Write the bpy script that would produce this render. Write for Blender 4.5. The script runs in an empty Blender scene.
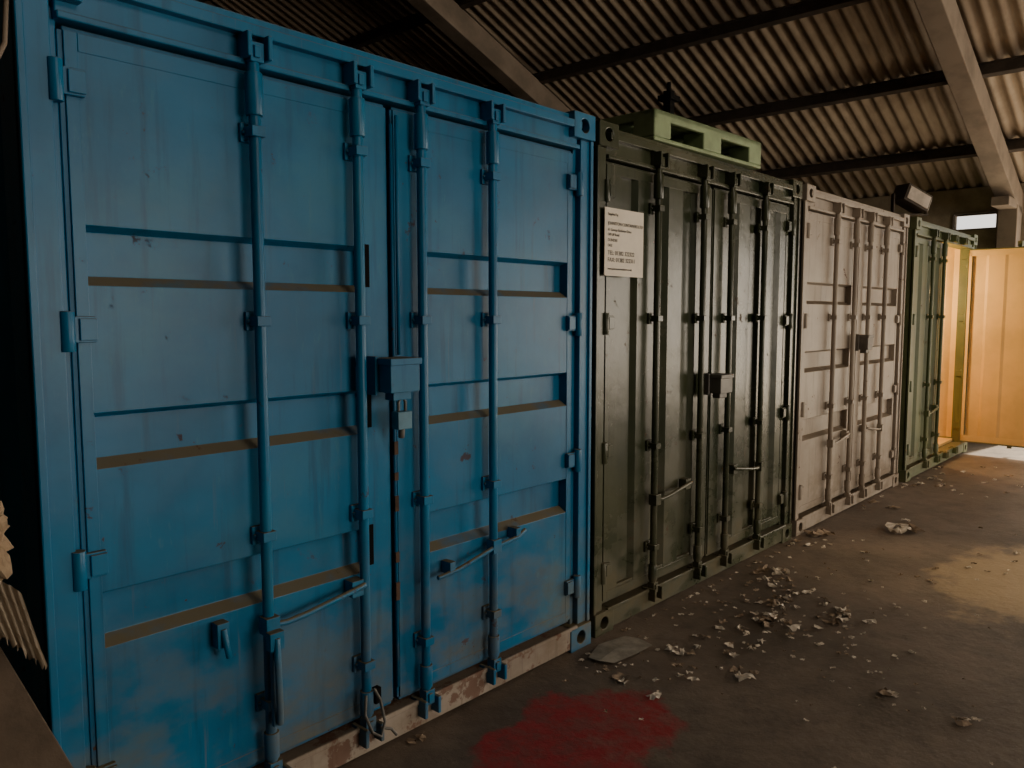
import bpy, bmesh, math, random
from mathutils import Vector, Matrix, noise
random.seed(7)
R=math.radians
scene=bpy.context.scene

# ------------------------------------------------------------------ materials
def newmat(name):
    m=bpy.data.materials.new(name); m.use_nodes=True
    nt=m.node_tree; b=nt.nodes['Principled BSDF']
    return m,nt,b
def N(nt,t,**kw):
    n=nt.nodes.new(t)
    for k,v in kw.items(): setattr(n,k,v)
    return n
def mixc(nt,fac,a,b):
    n=N(nt,'ShaderNodeMix',data_type='RGBA')
    for i,v in ((0,fac),(6,a),(7,b)):
        if isinstance(v,(int,float)): n.inputs[i].default_value=v
        elif isinstance(v,tuple): n.inputs[i].default_value=(*v,1)
        else: nt.links.new(v,n.inputs[i])
    return n.outputs[2]
def math_(nt,op,a,b=0.0,clamp=True):
    n=N(nt,'ShaderNodeMath',operation=op); n.use_clamp=clamp
    for i,v in ((0,a),(1,b)):
        if isinstance(v,(int,float)): n.inputs[i].default_value=v
        else: nt.links.new(v,n.inputs[i])
    return n.outputs[0]
def mrange(nt,v,a,b,c=0.0,d=1.0):
    n=N(nt,'ShaderNodeMapRange',interpolation_type='SMOOTHSTEP')
    nt.links.new(v,n.inputs[0])
    for i,x in enumerate((a,b,c,d)): n.inputs[i+1].default_value=x
    return n.outputs[0]
def pos(nt):
    return N(nt,'ShaderNodeNewGeometry')
def noise_(nt,vec,scale,detail=6,rough=.6,sc=(1,1,1),off=(0,0,0)):
    mp=N(nt,'ShaderNodeMapping'); mp.inputs['Scale'].default_value=sc; mp.inputs['Location'].default_value=off
    nt.links.new(vec,mp.inputs[0])
    n=N(nt,'ShaderNodeTexNoise'); n.inputs['Scale'].default_value=scale
    n.inputs['Detail'].default_value=detail; n.inputs['Roughness'].default_value=rough
    nt.links.new(mp.outputs[0],n.inputs['Vector']); return n.outputs['Fac']
def bump(nt,b,h,strength=.3,dist=.01):
    n=N(nt,'ShaderNodeBump'); n.inputs['Strength'].default_value=strength; n.inputs['Distance'].default_value=dist
    nt.links.new(h,n.inputs['Height']); nt.links.new(n.outputs[0],b.inputs['Normal'])
def simple(name,c,rough=.8,metal=0,var=.35,scale=8,bmp=.2,spec=.5):
    m,nt,b=newmat(name); g=pos(nt)
    b.inputs['Specular IOR Level'].default_value=spec
    f=noise_(nt,g.outputs['Position'],scale)
    f=mrange(nt,f,.35,.7)
    nt.links.new(mixc(nt,f,c,tuple(x*(1-var) for x in c)),b.inputs['Base Color'])
    b.inputs['Roughness'].default_value=rough; b.inputs['Metallic'].default_value=metal
    if bmp: bump(nt,b,noise_(nt,g.outputs['Position'],scale*6),bmp,.004)
    return m
def paint(name,base,dark,dust,rough=.38,lowdust=.6,lowh=.9,rust=.5,offs=0,ledge=.9,allover=.28,haze=None,wav=.35,spec=.5,rustcol=(.09,.038,.018)):
    m,nt,b=newmat(name); g=pos(nt); P=g.outputs['Position']
    b.inputs['Specular IOR Level'].default_value=spec
    off=(offs,offs,offs)
    f=mrange(nt,noise_(nt,P,1.6,8,.6,off=off),.35,.68)
    col=mixc(nt,f,base,dark)
    if haze:
        hz=mrange(nt,noise_(nt,P,1.3,9,.65,sc=(1,1,1.3),off=(offs+1,0,4)),.48,.72,0,.55)
        col=mixc(nt,hz,col,haze)
        sc=mrange(nt,noise_(nt,P,26,4,.7,sc=(1,1,.25),off=(offs,0,1)),.60,.74,0,.45)
        col=mixc(nt,sc,col,haze)
    st=mrange(nt,noise_(nt,P,3,6,.6,sc=(7,7,.5),off=off),.52,.72,0,.5)
    col=mixc(nt,st,col,tuple(x*.55 for x in dark))
    sp=N(nt,'ShaderNodeSeparateXYZ'); nt.links.new(P,sp.inputs[0])
    lo=mrange(nt,sp.outputs[2],lowh,.05)
    dn=mrange(nt,noise_(nt,P,2.2,9,.66,sc=(1,1,1.6),off=(offs+3,0,0)),.38,.68)
    lowm=math_(nt,'MULTIPLY',math_(nt,'MULTIPLY',lo,dn),lowdust)
    allm=math_(nt,'MULTIPLY',mrange(nt,noise_(nt,P,1.1,8,.7,off=(0,offs+9,0)),.5,.75),allover)
    lowm=math_(nt,'MAXIMUM',lowm,allm)
    gs=mrange(nt,noise_(nt,P,4,7,.65,sc=(9,9,.35),off=(offs,5,3)),.62,.74,0,.28)
    lowm=math_(nt,'MAXIMUM',lowm,gs)
    col=mixc(nt,lowm,col,dust)
    sn=N(nt,'ShaderNodeSeparateXYZ'); nt.links.new(g.outputs['True Normal'],sn.inputs[0])
    up=mrange(nt,sn.outputs[2],.30,.5)
    ln=mrange(nt,noise_(nt,P,5,6,.6,off=(offs,2,0)),.3,.5,.45,1)
    up=math_(nt,'MULTIPLY',math_(nt,'MULTIPLY',up,ln),ledge)
    col=mixc(nt,up,col,tuple(x*.85 for x in dust))
    rn=mrange(nt,noise_(nt,P,11,12,.72,off=(offs+5,0,0)),.62,.655)
    rb=mrange(nt,noise_(nt,P,1.7,4,.6,off=(0,0,offs+4)),.40,.58)
    rm=math_(nt,'MULTIPLY',math_(nt,'MULTIPLY',rn,rb),rust)
    col=mixc(nt,rm,col,rustcol)
    nt.links.new(col,b.inputs['Base Color'])
    tot=math_(nt,'MAXIMUM',math_(nt,'MAXIMUM',lowm,up),rm)
    nt.links.new(mrange(nt,tot,0,.6,rough,.9),b.inputs['Roughness'])
    bump(nt,b,noise_(nt,P,3.2,5,.5,off=off),wav,.012)
    return m

DUST=(.19,.15,.075)
blue=paint('blue_paint',(.009,.165,.350),(.006,.118,.26),DUST,.36,.72,1.05,.75,0,allover=.14,haze=(.04,.20,.31),spec=.32)
bluer=paint('blue_paint_rusting',(.010,.14,.30),(.006,.10,.22),DUST,.45,.6,1.0,1,3,allover=.12,spec=.3)
green=paint('dark_green_paint',(.055,.064,.036),(.030,.040,.024),(.17,.14,.085),.25,.7,.9,.6,11,.5,wav=.5,spec=.38)
white=paint('off_white_paint',(.36,.305,.245),(.27,.222,.18),(.18,.135,.09),.5,.7,.9,.9,23,.95,spec=.35)
green2=paint('moss_green_paint',(.12,.145,.06),(.07,.09,.04),(.20,.15,.08),.45,.6,.7,.6,37,.5)
cream=simple('yellow_cream_inner_paint',(.80,.55,.23),.5,var=.22,scale=1.5)
sill=paint('chipped_sill_paint',(.36,.31,.26),(.22,.175,.14),(.16,.11,.065),.7,.6,.5,1,51,.5)
nt=sill.node_tree
b=nt.nodes['Principled BSDF']; src=b.inputs['Base Color'].links[0].from_socket
g=pos(nt); rr=mrange(nt,noise_(nt,g.outputs['Position'],7,8,.65,off=(2,7,1)),.52,.58,0,.8)
nt.links.new(mixc(nt,rr,src,(.13,.055,.032)),b.inputs['Base Color'])
rubber=simple('black_rubber',(.02,.02,.02),.7)
dark=simple('dark_cavity',(.010,.010,.010),.95,spec=.05)
steel=simple('dull_steel',(.16,.155,.145),.55,.4)
rustm=simple('rusty_steel',(.10,.06,.04),.85,.1,.5,20)
padl=simple('padlock_blue_grey',(.08,.24,.36),.45)
timber=simple('timber_grey',(.25,.20,.155),.85,scale=5)
wallm=simple('wall_pale_render',(.40,.33,.24),.85,scale=5)
purl=simple('dark_purlin',(.075,.058,.045),.85)
rafm=simple('concrete_rafter',(.29,.235,.185),.85,scale=3)
palm=simple('green_pallet_plastic',(.27,.36,.19),.6,var=.25)
brick=simple('wall_dark_block',(.12,.10,.085),.9,scale=3)
paper=simple('litter_pale',(.80,.71,.60),.9,var=.35,scale=30)
brownl=simple('litter_brown',(.36,.27,.19),.9,var=.5,scale=30)
foam=simple('tan_cardboard',(.42,.31,.20),.9,var=.4,scale=14)
sheetm=simple('grey_sheet',(.34,.31,.26),.7,var=.4,scale=14)
signm=simple('sign_white',(.80,.73,.62),.6,var=.10,scale=10,bmp=0)
inkm=simple('sign_ink',(.03,.028,.028),.8,bmp=0)
floodw=simple('lamp_face',(.60,.52,.44),.4)

# roof sheet
roofm,nt,b=newmat('fibre_cement_sheet'); g=pos(nt)
f=mrange(nt,noise_(nt,g.outputs['Position'],1.2,8,.65),.35,.7)
c=mixc(nt,f,(.43,.35,.265),(.27,.21,.155))
f2=mrange(nt,noise_(nt,g.outputs['Position'],4,6,.6,sc=(.4,4,1)),.5,.75,0,.4)
c=mixc(nt,f2,c,(.16,.12,.09)); nt.links.new(c,b.inputs['Base Color']); b.inputs['Roughness'].default_value=.9

# floor
floorm,nt,b=newmat('stained_concrete'); g=pos(nt); P=g.outputs['Position']
f=mrange(nt,noise_(nt,P,.9,10,.68),.35,.68)
col=mixc(nt,f,(.20,.155,.12),(.105,.082,.064))
f=mrange(nt,noise_(nt,P,5,8,.7,off=(4,0,0)),.45,.72,0,.6)
col=mixc(nt,f,col,(.065,.052,.041))
f=mrange(nt,noise_(nt,P,22,6,.7,off=(9,3,0)),.60,.70,0,.55)
col=mixc(nt,f,col,(.30,.245,.19))
def blob(cx,cy,rx,ry,rot,amp,edge=.12):
    mp=N(nt,'ShaderNodeMapping',vector_type='TEXTURE'); mp.inputs['Location'].default_value=(cx,cy,0)
    mp.inputs['Rotation'].default_value=(0,0,rot); mp.inputs['Scale'].default_value=(rx,ry,1)
    nt.links.new(P,mp.inputs[0])
    ln=N(nt,'ShaderNodeVectorMath',operation='LENGTH'); nt.links.new(mp.outputs[0],ln.inputs[0])
    n=noise_(nt,P,3.4,7,.62,off=(cx,cy,0))
    s=math_(nt,'ADD',ln.outputs['Value'],math_(nt,'MULTIPLY',math_(nt,'SUBTRACT',n,.5,False),amp,False),False)
    return mrange(nt,s,1,1-edge)
red=blob(1.69,-.53,.50,.34,-.1,1.1,.16)
rv=mrange(nt,noise_(nt,P,12,8,.7),.38,.62,.5,1)
col=mixc(nt,math_(nt,'MULTIPLY',red,rv),col,(.32,.025,.032))
lit_patch=blob(5.0,-1.45,1.0,.50,0,1.8,.4)  # pool of warm light painted into the floor colour
col=mixc(nt,math_(nt,'MULTIPLY',lit_patch,.55),col,(.46,.35,.21))
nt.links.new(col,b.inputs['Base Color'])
b.inputs['Roughness'].default_value=.75
bump(nt,b,noise_(nt,P,14,8,.65),.5,.012)

# ------------------------------------------------------------------ mesh builder
class MB:
    def __init__(s): s.bm=bmesh.new()
    def face(s,vs,mi=0,smooth=False):
        f=s.bm.faces.new([v if isinstance(v,bmesh.types.BMVert) else s.bm.verts.new(v) for v in vs]); f.material_index=mi; f.smooth=smooth; return f
    def box(s,x0,x1,y0,y1,z0,z1,mi=0,M=None):
        if x0>x1:x0,x1=x1,x0
        c=[(x,y,z) for x in(x0,x1) for y in(y0,y1) for z in(z0,z1)]
        vs=[s.bm.verts.new(M@Vector(p) if M else p) for p in c]
        for q in((0,1,3,2),(4,6,7,5),(0,4,5,1),(2,3,7,6),(0,2,6,4),(1,5,7,3)):
            f=s.bm.faces.new([vs[i] for i in q]); f.material_index=mi
    def tube(s,pts,r,mi=0,seg=12,cap=True):
        pts=[Vector(p) for p in pts]; rings=[]
        up=Vector((0,0,1)); n=len(pts)
        t0=(pts[1]-pts[0]).normalized()
        a=t0.cross(up) if abs(t0.z)<.95 else t0.cross(Vector((0,1,0))); a.normalize()
        for i,p in enumerate(pts):
            t=(pts[min(i+1,n-1)]-pts[max(i-1,0)]).normalized()
            a=(a-t*a.dot(t)).normalized(); bb=t.cross(a)
            rr=r[i] if isinstance(r,(list,tuple)) else r
            rings.append([s.bm.verts.new(p+(a*math.cos(k*2*math.pi/seg)+bb*math.sin(k*2*math.pi/seg))*rr) for k in range(seg)])
        for i in range(n-1):
            for k in range(seg):
                f=s.bm.faces.new((rings[i][k],rings[i][(k+1)%seg],rings[i+1][(k+1)%seg],rings[i+1][k])); f.material_index=mi; f.smooth=True
        if cap:
            for rg in (rings[0],rings[-1]):
                f=s.bm.faces.new(rg); f.material_index=mi
    def strip(s,A,B,mi=0,smooth=False):
        va=[s.bm.verts.new(p) for p in A]; vb=[s.bm.verts.new(p) for p in B]
        for i in range(len(A)-1):
            f=s.bm.faces.new((va[i],va[i+1],vb[i+1],vb[i])); f.material_index=mi; f.smooth=smooth
    def casting(s,x0,x1,z0,z1,y,dep,mi,mid):
        s.box(x0,x1,y+dep*.35,y+dep,z0,z1,mi)
        cx,cz=(x0+x1)/2,(z0+z1)/2; w,h=abs(x1-x0)/2,(z1-z0)/2
        n=24; inn=[];out=[];back=[]
        rx,rz=w*.42,h*.55
        for k in range(n):
            a=2*math.pi*k/n; ca,sa=math.cos(a),math.sin(a)
            q=1/max(abs(ca),abs(sa))
            out.append(s.bm.verts.new((cx+ca*q*w,y,cz+sa*q*h)))
            inn.append(s.bm.verts.new((cx+ca*rx,y,cz+sa*rz)))
            back.append(s.bm.verts.new((cx+ca*rx,y+dep*.34,cz+sa*rz)))
        ob=[s.bm.verts.new((v.co.x,y+dep*.35,v.co.z)) for v in out]
        for k in range(n):
            j=(k+1)%n
            for q,m in(((out[k],out[j],inn[j],inn[k]),mi),((inn[k],inn[j],back[j],back[k]),mi),((out[k],ob[k],ob[j],out[j]),mi)):
                f=s.bm.faces.new(q); f.material_index=m
        f=s.bm.faces.new(back); f.material_index=mid
    def obj(s,name,mats,parent=None,bevel=0,loc=(0,0,0),rot=(0,0,0)):
        bmesh.ops.recalc_face_normals(s.bm,faces=s.bm.faces[:])
        me=bpy.data.meshes.new(name); s.bm.to_mesh(me); s.bm.free()
        for m in mats: me.materials.append(m)
        o=bpy.data.objects.new(name,me); scene.collection.objects.link(o)
        o.location=loc; o.rotation_euler=rot
        if parent: o.parent=parent
        if bevel:
            md=o.modifiers.new('bev','BEVEL'); md.width=bevel; md.segments=2; md.limit_method='ANGLE'; md.angle_limit=R(40)
        return o
def empty(name,loc=(0,0,0),rot=(0,0,0)):
    e=bpy.data.objects.new(name,None); e.location=loc; e.rotation_euler=rot
    e.empty_display_size=.2; scene.collection.objects.link(e); return e

# ------------------------------------------------------------------ containers
W,H,L=2.438,2.591,6.058
BANDS=[(.70,.86),(1.22,1.375),(1.735,1.895)]
def leaf(parent,name,style,s,mats,hx,rods,ang=0,handles=True,hstyle=0,slots=False,ribs=3,ribd=.028):
    # mats: 0 paint 1 inner 2 seal 3 dark 4 steel 5 rust
    m=MB(); w=1.078; zb,zt=.15,2.405
    X=lambda d: s*d
    ya,yb=0.0,.05
    bo,bi=.035,.115
    m.box(X(0),X(bo),ya,yb,zb,zt); m.box(X(w-bi),X(w),ya,yb,zb,zt)
    m.box(X(bo),X(w-bi),ya,yb,zb,zb+.045); m.box(X(bo),X(w-bi),ya,yb,zt-.05,zt)
    m.box(X(w-.004),X(w+.010),.008,yb+.01,zb,zt,2)
    m.box(X(-.014),X(0),.006,yb+.01,zb,zt,2)
    m.box(X(0),X(w),.01,yb+.01,zb-.015,zb,2); m.box(X(0),X(w),.01,yb+.01,zt,zt+.012,2)
    if style=='h':
        prof=[(zb+.04,.002)]
        for a,c in BANDS: prof+= [(a-.004,.002),(a+.022,.046),(c-.014,.046),(c,.002)]
        prof.append((zt-.05,.002))
        m.strip([(X(bo-.002),y,z) for z,y in prof],[(X(w-bi+.002),y,z) for z,y in prof],0)
        m.strip([(X(bo),y+.012,z) for z,y in prof],[(X(w-bi),y+.012,z) for z,y in prof],1)
        if slots:
            for a,c in BANDS: m.box(X(w-bi+.012),X(w-bi+.034),-.0015,.02,a+.015,c+.01,3)
    else:
        pr=[(bo-.002,.003)]
        n=ribs; step=(w-bo-bi)/n
        for i in range(n):
            a=bo+step*i+step*.30; c=a+step*.42
            pr+=[(a,.003),(a+.03,ribd),(c,ribd),(c+.03,.003)]
        pr.append((w-bi+.002,.003))
        m.strip([(X(x),y,zb+.04) for x,y in pr],[(X(x),y,zt-.045) for x,y in pr],0)
        m.strip([(X(x),y+.012,zb+.04) for x,y in pr],[(X(x),y+.012,zt-.045) for x,y in pr],1)
        m.box(X(bo),X(w-bi),.006,.05,zb+.04,zb+.06,0)
    m.box(X(.0),X(bo),yb,yb+.004,zb,zt,1); m.box(X(w-bi),X(w),yb,yb+.004,zb,zt,1)
    m.box(X(.0),X(w),yb,yb+.004,zb,zb+.07,1); m.box(X(.0),X(w),yb,yb+.004,zt-.07,zt,1)
    for z in(2.27,1.61,.95,.32):
        m.box(X(-.10),X(.045),-.016,.0,z-.036,z+.036)
        m.tube([(X(-.030),-.018,z-.06),(X(-.030),-.018,z+.05)],.019)
        m.box(X(.0),X(.045),-.024,-.016,z-.03,z+.03)
    for i,rx in enumerate(rods):
        yr=-.038
        m.tube([(X(rx),yr,.13),(X(rx),yr,2.47)],.0185,0,16)
        for z in(.36,.93,1.63,2.22):
            m.box(X(rx)-.034,X(rx)+.034,-.012,.002,z-.03,z+.03)
            m.box(X(rx)-.024,X(rx)+.024,-.064,-.010,z-.016,z+.016)
            for q in(-.027,.027): m.tube([(X(rx)+q,-.012,z),(X(rx)+q,-.02,z)],.006,0,8)
        m.tube([(X(rx),yr,2.27),(X(rx),yr,2.40)],.027,0,14)
        m.tube([(X(rx),yr,.17),(X(rx),yr,.26)],.025,0,14)
        for z,d in((2.46,1),(.13,-1)):
            m.box(X(rx)-.020,X(rx)+.026,-.060,-.018,z-.03,z+.03)
            m.box(X(rx)-.010,X(rx)+.010,-.068,-.058,z-.018,z+.018,0)
    if handles:
        r0=rods[0]; sg=1 if rods[1]>r0 else -1
        if hstyle==0:
            m.box(X(r0)-.025,X(r0)+.025,-.07,-.02,.60,.66)
            m.tube([(X(r0),-.05,.63),(X(r0+.06),-.055,.625),(X(r0+.14),-.056,.632),(X(r0+.36),-.056,.665),(X(r0+.385),-.05,.668)],.0105,0,10)
            m.box(X(r0+.33),X(r0+.385),-.05,.0,.63,.69)
        else:
            m.box(X(r0)-.025,X(r0)+.025,-.065,-.02,.63,.69)
            m.tube([(X(r0-.20),-.045,.69),(X(r0-.14),-.05,.668),(X(r0),-.055,.660),(X(r0+.22),-.05,.61),(X(r0+.33),-.045,.60)],.0095,0,10)
            for q in(-.16,.24):
                m.box(X(r0+q),X(r0+q+.03),-.055,.0,.60 if q>0 else .66,.65 if q>0 else .71)
    return m.obj(name,mats,parent,.003,(hx,.02,0),(0,0,ang))

def container(X0,y0,body,style,rods,slots=False,openright=False,hs=(0,1),sillm=None,inner=None,dz=0,seal=None):
    root=empty('shipping_container',(X0,y0,dz))
    mats=[body,inner or timber,seal or body,dark,steel,rustm]
    m=MB()
    for a,c in((0,.085),(W-.085,W)):
        m.box(a,c,0,.14,.118,H-.118)
        m.box(a,c,L-.15,L,.118,H-.118)
    m.box(0,.022,-.012,.02,.118,H-.118); m.box(W-.022,W,-.012,.02,.118,H-.118)
    m.box(.085,.108,.03,.12,.11,H-.13); m.box(W-.108,W-.085,.03,.12,.11,H-.13)
    m.box(.1,W-.1,.012,.14,2.425,H-.01)
    m.box(.1,W-.1,-.020,.02,2.515,2.55)
    m.box(.1,W-.1,-.006,.02,2.425,2.445)
    for a,c in((0.01,.07),(W-.07,W-.01)):
        m.box(a,c,.14,L-.15,.03,.16); m.box(a,c,.14,L-.15,H-.07,H-.01)
    m.box(.07,W-.07,L-.06,L-.02,.16,H-.03)
    m.box(.05,W-.05,L-.14,L-.02,.03,.16)
    for xa,sg in((.022,1),(W-.022,-1)):
        pr=[];y=.14
        while y<L-.3:
            pr+=[(xa,y),(xa,y+.07),(xa+sg*.036,y+.138),(xa+sg*.036,y+.208)]; y+=.276
        pr.append((xa,L-.12))
        m.strip([(x,y,.15) for x,y in pr],[(x,y,H-.06) for x,y in pr],0)
        m.strip([(x+sg*.006,y,.15) for x,y in pr],[(x+sg*.006,y,H-.06) for x,y in pr],1)
    pr=[];y=.12
    while y<L-.3:
        pr+=[(y,H-.03),(y+.09,H-.03),(y+.11,H-.012),(y+.19,H-.012)]; y+=.21
    m.strip([(.04,y,z) for y,z in pr],[(W-.04,y,z) for y,z in pr],0)
    m.strip([(.07,y,z-.02) for y,z in pr],[(W-.07,y,z-.02) for y,z in pr],1)
    m.box(.06,W-.06,.12,L-.1,.12,.15,1)
    for rx in (.125+rods[0],.125+rods[1],W-.125-rods[2],W-.125-rods[3]):
        m.box(rx-.040,rx-.024,-.055,.03,2.44,2.515); m.box(rx+.030,rx+.046,-.055,.03,2.44,2.515)
        m.box(rx-.040,rx-.024,-.06,.03,.06,.13); m.box(rx+.030,rx+.046,-.06,.03,.06,.13)
    for a,c in((0,.162),(W-.162,W)):
        for z in(0,H-.118):
            m.casting(a,c,z,z+.118,-.022,.17,0,3)
            m.box(a,c,L-.17,L+.004,z,z+.118)
    m.obj('frame',mats,root,.004)
    m=MB(); m.box(.14,W-.14,-.015,.14,.015,.118); m.box(.11,W-.11,-.022,-.008,.108,.128)
    m.obj('sill',[sillm or body],root,.004)
    leaf(root,'door_leaf_left',style,1,mats,.122,rods[:2],0,True,hs[0],slots)
    leaf(root,'door_leaf_right',style,-1,mats,W-.122,rods[2:],R(88) if openright else 0,True,hs[1],ribs=2 if openright else 3,ribd=.016 if openright else .028)
    return root

blueC=container(0,0,blue,'h',(.531,.925,.585,.975),True,hs=(0,1),sillm=sill,seal=bluer)
greenC=container(2.50,0.02,green,'v',(.42,.92,.46,.93),hs=(0,0),sillm=green)
whiteC=container(5.02,0.02,white,'h',(.50,.93,.50,.92),hs=(0,0))
green2C=container(7.62,0.0,green2,'v',(.50,.93,.50,.92),openright=True,inner=cream)

def lockbox(parent,x,z,w,h,mat,pad=True):
    m=MB()
    m.box(x-w/2,x+w/2,-.11,.02,z-h/2,z+h/2)
    m.box(x-w/2-.006,x+w/2+.006,-.118,.0,z+h/2-.02,z+h/2+.004)
    m.box(x-w/2-.015,x-w/2,-.04,.02,z-h/2-.01,z+h/2+.01)
    m.box(x-w*.3,x+w*.3,-.09,-.04,z-h/2-.03,z-h/2)
    if pad:
        m.box(x-.015,x+.05,-.085,-.045,z-.20,z-.135,1)
        m.tube([(x+.002,-.065,z-.135),(x+.002,-.065,z-.10),(x+.012,-.065,z-.085),(x+.024,-.065,z-.085),(x+.034,-.065,z-.10),(x+.034,-.065,z-.135)],.006,2,8)
        m.tube([(x+.02,-.06,z-.20),(x+.022,-.055,z-.235)],.012,2,10)
    m.obj('lockbox',[mat,padl,steel],parent,.004)
lockbox(blueC,1.175,1.43,.135,.12,blue)
lockbox(greenC,1.19,1.235,.15,.11,steel,False)
lockbox(whiteC,1.20,1.42,.12,.12,simple('dull_grey_lockbox',(.16,.14,.12),.6),False)

m=MB()
m.box(.633,.665,-.072,-.055,.30,.60); m.box(.622,.674,-.08,-.05,.56,.62); m.tube([(.648,-.075,.60),(.642,-.09,.50),(.645,-.09,.38),(.65,-.08,.31)],.011)
m.box(.475,.515,-.02,.02,.60,.68); m.tube([(.495,-.018,.66),(.498,-.035,.60),(.505,-.03,.57)],.010)
m.tube([(1.02,-.05,.26),(1.0,-.07,.20),(1.02,-.085,.13),(1.06,-.085,.10),(1.09,-.07,.14),(1.085,-.05,.22),(1.06,-.045,.27)],.006,1,8)
m.tube([(1.075,-.06,.12),(1.12,-.07,.10),(1.14,-.075,.07)],.006,1,8)
m.obj('hanging_handle',[blue,steel],blueC,.003)
m=MB()
m.tube([(1.222,.016,2.35),(1.222,.014,1.5),(1.222,.016,1.0),(1.224,.016,.2)],.007,0,8)
m.tube([(1.235,.0,2.38),(1.235,0,1.5)],.007,0,8)
m.box(1.10,1.125,-.005,.02,.18,.24,1)
for z,h in((1.12,.05),(1.02,.03),(.90,.06),(.70,.04),(.55,.07)): m.box(1.214,1.232,.006,.02,z,z+h,2)
m.obj('centre_seal',[bluer,dark,rustm],blueC)

# ---- notice sign on green container
sign=empty('notice_sign',(2.545,-.004,1.845))
m=MB(); m.box(0,.345,0,.004,0,.335); m.obj('board',[signm],sign)
def txt(s,x,z,size,name):
    c=bpy.data.curves.new(name,'FONT'); c.body=s; c.size=size; c.extrude=.0004
    o=bpy.data.objects.new(name,c); scene.collection.objects.link(o); o.parent=sign
    o.location=(x,-.0012,z); o.rotation_euler=(R(90),0,0); c.materials.append(inkm); return o
lines=[('Supplied by',.025,.298,.019),('JOHNSTON CONTAINERS LTD',.025,.252,.0225),('61 George Buckman Drive',.025,.222,.019),('Off Liff Road',.025,.198,.019),
('DUNDEE',.025,.170,.021),('DD2',.025,.144,.019),('TEL: 01382 322322',.025,.104,.030),('FAX: 01382 322311',.025,.070,.030),('www.johnstoncontainers.co.uk',.025,.030,.017)]
for i,(s_,x,z,sz) in enumerate(lines): txt(s_,x,z,sz,'line_%d'%(i+1))

# ---- pallet on green container
pal=empty('plastic_pallet',(3.02,.02,H-.008),(0,0,R(-2)))
m=MB()
for y in(0,.45,.90):
    m.box(0,1.2,y,y+.12,0,.022)
    for x,wd in((0,.16),(.50,.20),(1.04,.16)): m.box(x,x+wd,y,y+.14,.022,.125)
for i in range(8): m.box(0,1.2,.0+i*.133,.115+i*.133,.135,.165)
m.box(0,1.2,0,.03,.112,.165); m.box(0,.03,0,1.04,.112,.165); m.box(1.17,1.2,0,1.04,.112,.165)
for x in(0.03,.56,1.09): m.box(x,x+.08,0.03,1.04,.122,.136)
m.obj('pallet_body',[palm],pal,.010)
m=MB(); m.box(0,.05,0,.05,0,.22); m.box(-.03,.08,-.02,.07,.16,.19); m.box(-.02,.07,-.01,.06,0,.02); m.tube([(.025,.025,.22),(.025,.025,.27)],.012)
m.obj('twist_lock_post',[dark],None,.003,(3.47,.2,H+.157))

# ---- floodlight near white/green2
fl=empty('floodlight',(7.42,.02,H),(0,0,R(-30)))
m=MB(); M=Matrix.Translation((0.05,0,.15))@Matrix.Rotation(R(22),4,'Y')
m.box(-.15,.15,-.09,.08,-.08,.08,0,M); m.box(-.13,.13,-.10,-.088,-.06,.06,1,M); m.box(.15,.162,-.08,.07,-.06,.06,1,M)
for i in range(5): m.box(-.12,.12,.08,.10,-.05+i*.024,-.043+i*.024,0,M)
m.box(-.17,-.155,-.02,.02,-.0,.19,0); m.box(.22,.235,-.02,.02,0,.12,0); m.box(-.17,.235,-.03,.03,0,.01,0)
m.obj('lamp_body',[purl,floodw],fl,.004)

m=MB(); m.tube([(.9,1.0,2.68),(1.95,1.35,2.68)],.07,0,20); m.tube([(.88,.995,2.68),(.9,1.0,2.68)],.05,1,20)
m.obj('pipe_roll',[simple('grey_pipe',(.30,.27,.25),.6),dark],None,0,(0,0,-.01))

# ------------------------------------------------------------------ building
TS=.379; Z0=7.69
def rz(x): return Z0-TS*x
XE,XR=12.0,-4.0
m=MB()
ys=[-11+i*(.146/8) for i in range(int(23*8/.146))]
pur=[11.85,10.4,8.95,7.5,6.05,4.6,3.15,1.7,.25,-1.2,-2.65]
bounds=[XE]+[p-.1 for p in pur[1:]]+[XR]
for i in range(len(bounds)-1):
    xa,xb=bounds[i]+(.0 if i==0 else .12),bounds[i+1]
    pa=[(xa,y,rz(xa)+.027*math.cos(2*math.pi*y/.146)+.004) for y in ys]
    pb=[(xb,y,rz(xb)+.027*math.cos(2*math.pi*y/.146)+.018) for y in ys]
    m.strip(pa,pb,0,True)
pa=[(XR,y,rz(XR)+.027*math.cos(2*math.pi*y/.146)+.01) for y in ys[::2]]
pb=[(XR-14,y,rz(XR)-14*TS+.027*math.cos(2*math.pi*y/.146)) for y in ys[::2]]
m.strip(pa,pb,0,True)
m.obj('ceiling',[roofm])
for x in pur:
    m=MB(); a=math.atan(TS)
    M=Matrix.Translation((x,0,rz(x)-.105))@Matrix.Rotation(a,4,'Y')
    m.box(-.035,.035,-11,12,-.065,.065,0,M)
    m.box(-.06,.06,-11,12,.055,.066,0,M)
    m.obj('roof_purlin',[purl],None,.004)
ln=math.sqrt(1+TS*TS)
XC=11.22
for y in(-5.0,-.12,4.7,9.3):
    m=MB(); cx=(XR+XE)/2; half=(XE-XR)/2*ln
    M=Matrix.Translation((cx,y,rz(cx)-.31))@Matrix.Rotation(math.atan(TS),4,'Y')
    m.box(-half,half,-.11,.11,-.14,.14,0,M)
    m.obj('roof_rafter',[rafm],None,.01)
    m=MB(); m.box(XC-.14,XC+.14,y-.11,y+.11,0,rz(XC)-.40); m.box(XC-.6,XC,y-.10,y+.10,rz(XC)-.45,rz(XC)-.34)
    m.obj('wall_column',[rafm],None,.01)
m=MB(); m.face([(-20,-14,0),(22,-14,0),(22,14,0),(-20,14,0)]); m.obj('floor',[floorm])
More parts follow.
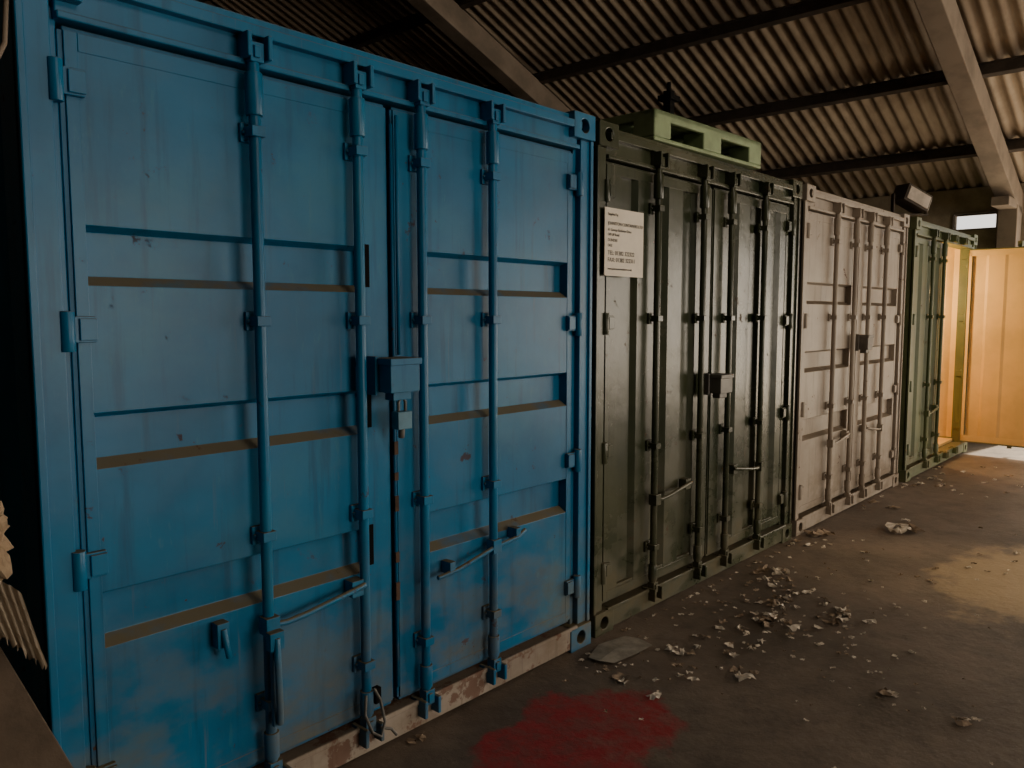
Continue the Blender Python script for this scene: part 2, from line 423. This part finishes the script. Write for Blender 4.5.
m=MB(); m.box(-18,12,8.2,8.4,0,9.4); m.obj('wall_back',[brick])
m=MB()
XW0,XW1=11.4,11.55
WZ0,WZ1=2.80,3.00; WY0,WY1=.06,.56; TOPZ=3.34
m.box(XW0,XW1,-11,-9.2,0,TOPZ); m.box(XW0,XW1,.0,8.2,0,WZ0); m.box(XW0,XW1,-9.2,WY0,3.0,TOPZ)
m.box(XW0,XW1,-.3,WY0,0,3.0); m.box(XW0,XW1,WY1,8.2,WZ0,TOPZ); m.box(XW0,XW1,WY0,WY1,WZ1,TOPZ)
m.box(XW0,XW1,-3.2,-3.0,0,3.0)
m.obj('wall_far',[wallm])
m=MB()
m.box(XW0-.02,XW1,WY0,WY1,WZ0-.02,WZ0);m.box(XW0-.02,XW1,WY0,WY1,WZ1,WZ1+.03)
for y in(WY0-.02,WY1): m.box(XW0-.02,XW0+.03,y,y+.02,WZ0,WZ1)
m.obj('window_1',[timber])
m=MB(); m.box(-18,-17.8,-11,8.4,0,4); m.obj('wall_left',[brick])
m=MB(); m.box(-18,2,-11.2,-11,0,9); m.box(6,12.0,-11.2,-11,0,5.5); m.box(2,6,-11.2,-11,3.6,8); m.obj('wall_front',[brick])

# ------------------------------------------------------------------ litter
m=MB()
def flake(x,y,s,mi,h=.02):
    n=4; a=random.uniform(0,6.28); g=[]
    ax=random.uniform(.5,1.3)
    for i in range(n):
        for j in range(n):
            u=(i/(n-1)-.5)*s*ax; v=(j/(n-1)-.5)*s
            u+=random.uniform(-.2,.2)*s; v+=random.uniform(-.2,.2)*s
            g.append(m.bm.verts.new((x+u*math.cos(a)-v*math.sin(a),y+u*math.sin(a)+v*math.cos(a),.002+random.random()*h)))
    for i in range(n-1):
        for j in range(n-1):
            if random.random()<.12 and (i in(0,n-2) or j in(0,n-2)): continue
            f=m.bm.faces.new((g[i*n+j],g[i*n+j+1],g[(i+1)*n+j+1],g[(i+1)*n+j])); f.material_index=mi; f.smooth=False
clusters=[(4.08,-.25,.20,10,.08),(3.64,-.50,.34,36,.045),(3.30,-.58,.10,7,.08),(2.94,-.51,.22,14,.05),(2.6,-.43,.1,4,.06),(2.63,-.77,.12,4,.06),
(5.15,-.12,.05,2,.13),(5.69,-.51,.06,3,.15),(3.70,-.79,.15,7,.07),(2.9,-1.31,.05,3,.05),(2.23,-.5,.12,5,.05),(1.21,-.05,.06,3,.04),(2.42,-.56,.1,5,.05),(2.85,-1.6,.06,3,.05),
(4.4,-.3,.5,26,.035),(3.4,-.5,.6,140,.025),(3.0,-.9,.7,50,.020),(4.9,-.15,.15,4,.06),(6.3,-.2,.4,9,.06),(7.6,-.2,.3,12,.06),(2.3,-.22,.25,30,.022),(5,-1.0,1.0,40,.03),(8.5,-.6,1.0,24,.05),(6.5,-1.4,1.2,20,.05)]
for cx,cy,sp,n,s in clusters:
    for i in range(n):
        y=min(cy+random.gauss(0,sp*.55),-.06)
        flake(cx+random.gauss(0,sp*.6),y,s*random.uniform(.45,1.1),0 if random.random()<.5 else 1,s*.35)
m.obj('litter_scraps',[paper,brownl])
m=MB()
pts=[[(2.27,-.13),(2.42,-.08),(2.60,-.12)],[(2.26,-.2),(2.42,-.18),(2.62,-.19)],[(2.30,-.26),(2.47,-.28),(2.60,-.28)]]
vs=[[m.bm.verts.new((x,y,.006+random.random()*.02)) for x,y in r] for r in pts]
for i in range(2):
    for j in range(2): m.bm.faces.new((vs[i][j],vs[i][j+1],vs[i+1][j+1],vs[i+1][j]))
m.obj('torn_sheet',[sheetm])

# ------------------------------------------------------------------ left foreground junk
pile=empty('scrap_pile')
m=MB()
def plank(p0,p1,w,t,mi=0):
    p0,p1=Vector(p0),Vector(p1); d=(p1-p0); l=d.length; z=d.normalized()
    x=z.cross(Vector((0,1,0))).normalized(); y=z.cross(x)
    M=Matrix((x,y,z)).transposed().to_4x4(); M.translation=p0
    m.box(-w/2,w/2,-t/2,t/2,0,l,mi,M)
plank((.02,-.98,0),(-.36,-.36,1.12),.16,.03)
plank((-.14,-1.0,0),(-.46,-.36,1.22),.14,.03)
plank((.06,-.75,0.0),(-.28,-.24,1.0),.10,.04)
plank((-.4,-.95,0),(-.6,-.3,1.2),.2,.02)
m.obj('timber_offcuts',[simple('old_timber',(.13,.095,.068),.85,scale=10,bmp=.5)],pile,.003)
def lump(name,loc,sc,mat,seed):
    bm=bmesh.new(); bmesh.ops.create_icosphere(bm,subdivisions=4,radius=1)
    for v in bm.verts:
        q=v.co*2.3+Vector((seed,seed,0)); d=1+.55*noise.noise(q)+.3*noise.noise(q*3)
        v.co=Vector((v.co.x*sc[0],v.co.y*sc[1],v.co.z*sc[2]))*d
    me=bpy.data.meshes.new(name); bm.to_mesh(me); bm.free(); me.materials.append(mat)
    o=bpy.data.objects.new(name,me); o.location=loc; scene.collection.objects.link(o); o.parent=pile; return o
lump('foam_scrap',(-.24,-.33,1.17),(.07,.07,.10),foam,3)
m=MB()
rows=[]
for k in range(5):
    q=k/4; row=[]
    for i in range(61):
        t=i/60
        row.append((-.38+.20*t+.03*q,-.48-.04*q+.010*math.sin(i*1.3),1.14-.08*t-.12*q-.03*math.sin(t*6+k*.4)+(.010*math.sin(i*2.1) if k==4 else 0)))
    rows.append(row)
for k in range(4): m.strip(rows[k],rows[k+1],0,True)
m.obj('corrugated_card',[simple('grey_card',(.34,.28,.21),.9)],pile)
m=MB()
m.tube([(-.05,-.06,2.75),(-.03,-.07,2.45),(-.05,-.10,2.30),(-.10,-.14,2.20),(-.2,-.16,2.12)],.006,0,8)
m.obj('hanging_cable',[timber])

# ------------------------------------------------------------------ lights
def area(name,loc,target,sx,sy,e,col):
    l=bpy.data.lights.new(name,'AREA'); l.shape='RECTANGLE'; l.size=sx; l.size_y=sy; l.energy=e; l.color=col
    o=bpy.data.objects.new(name,l); o.location=loc; scene.collection.objects.link(o)
    o.rotation_euler=(Vector(target)-Vector(loc)).to_track_quat('-Z','Y').to_euler(); return o
area('doorway_daylight',(4.0,-10.8,1.9),(3.5,0,1.6),4,3.2,230,(1,.84,.64))
area('overhead_fill',(2.0,-7.5,6.2),(3.5,0,.8),4,2,110,(1,.85,.67))  # added overhead fill for soft ambient light; the roof has no opening here
area('yard_opening_daylight',(11.25,-6.1,1.6),(3,-2.0,2.0),5.8,2.7,260,(1,.84,.64))
area('far_doorway_daylight',(11.3,-1.7,1.1),(8,-2.2,2.2),2.4,2.0,90,(1,.80,.54))
def point(name,loc,e,col,r):
    l=bpy.data.lights.new(name,'POINT'); l.energy=e; l.color=col; l.shadow_soft_size=r
    o=bpy.data.objects.new(name,l); o.location=loc; scene.collection.objects.link(o); return o
point('container_lamp',(9.15,.7,1.95),95,(1,.66,.29),.12)
l=bpy.data.lights.new('floor_patch_spot','SPOT'); l.energy=950; l.color=(1,.70,.34); l.spot_size=R(16); l.spot_blend=.8; l.shadow_soft_size=.2  # added spot that brightens the floor patch, no fixture of the building
o=bpy.data.objects.new('floor_patch_spot',l); o.location=(7.5,-6.5,3.9); scene.collection.objects.link(o)
o.rotation_euler=(Vector((5.1,-1.5,0))-Vector(o.location)).to_track_quat('-Z','Y').to_euler()
l=bpy.data.lights.new('sun','SUN'); l.energy=11; l.color=(1,.88,.68); l.angle=R(2)
o=bpy.data.objects.new('sun',l); scene.collection.objects.link(o); o.location=(16,-3,8)
o.rotation_euler=Vector((-1,.15,-1.35)).to_track_quat('-Z','Y').to_euler()

w=bpy.data.worlds.new('World'); scene.world=w; w.use_nodes=True
bg=w.node_tree.nodes['Background']; bg.inputs[0].default_value=(1,.95,.88,1); bg.inputs[1].default_value=1.6

# ------------------------------------------------------------------ camera
cam=bpy.data.cameras.new('camera'); cam.sensor_width=36; cam.lens=790/1024*36
co=bpy.data.objects.new('camera',cam); co.location=(-.68,-2.32,1.65); co.rotation_euler=(R(85),0,R(-47.7))
scene.collection.objects.link(co); scene.camera=co
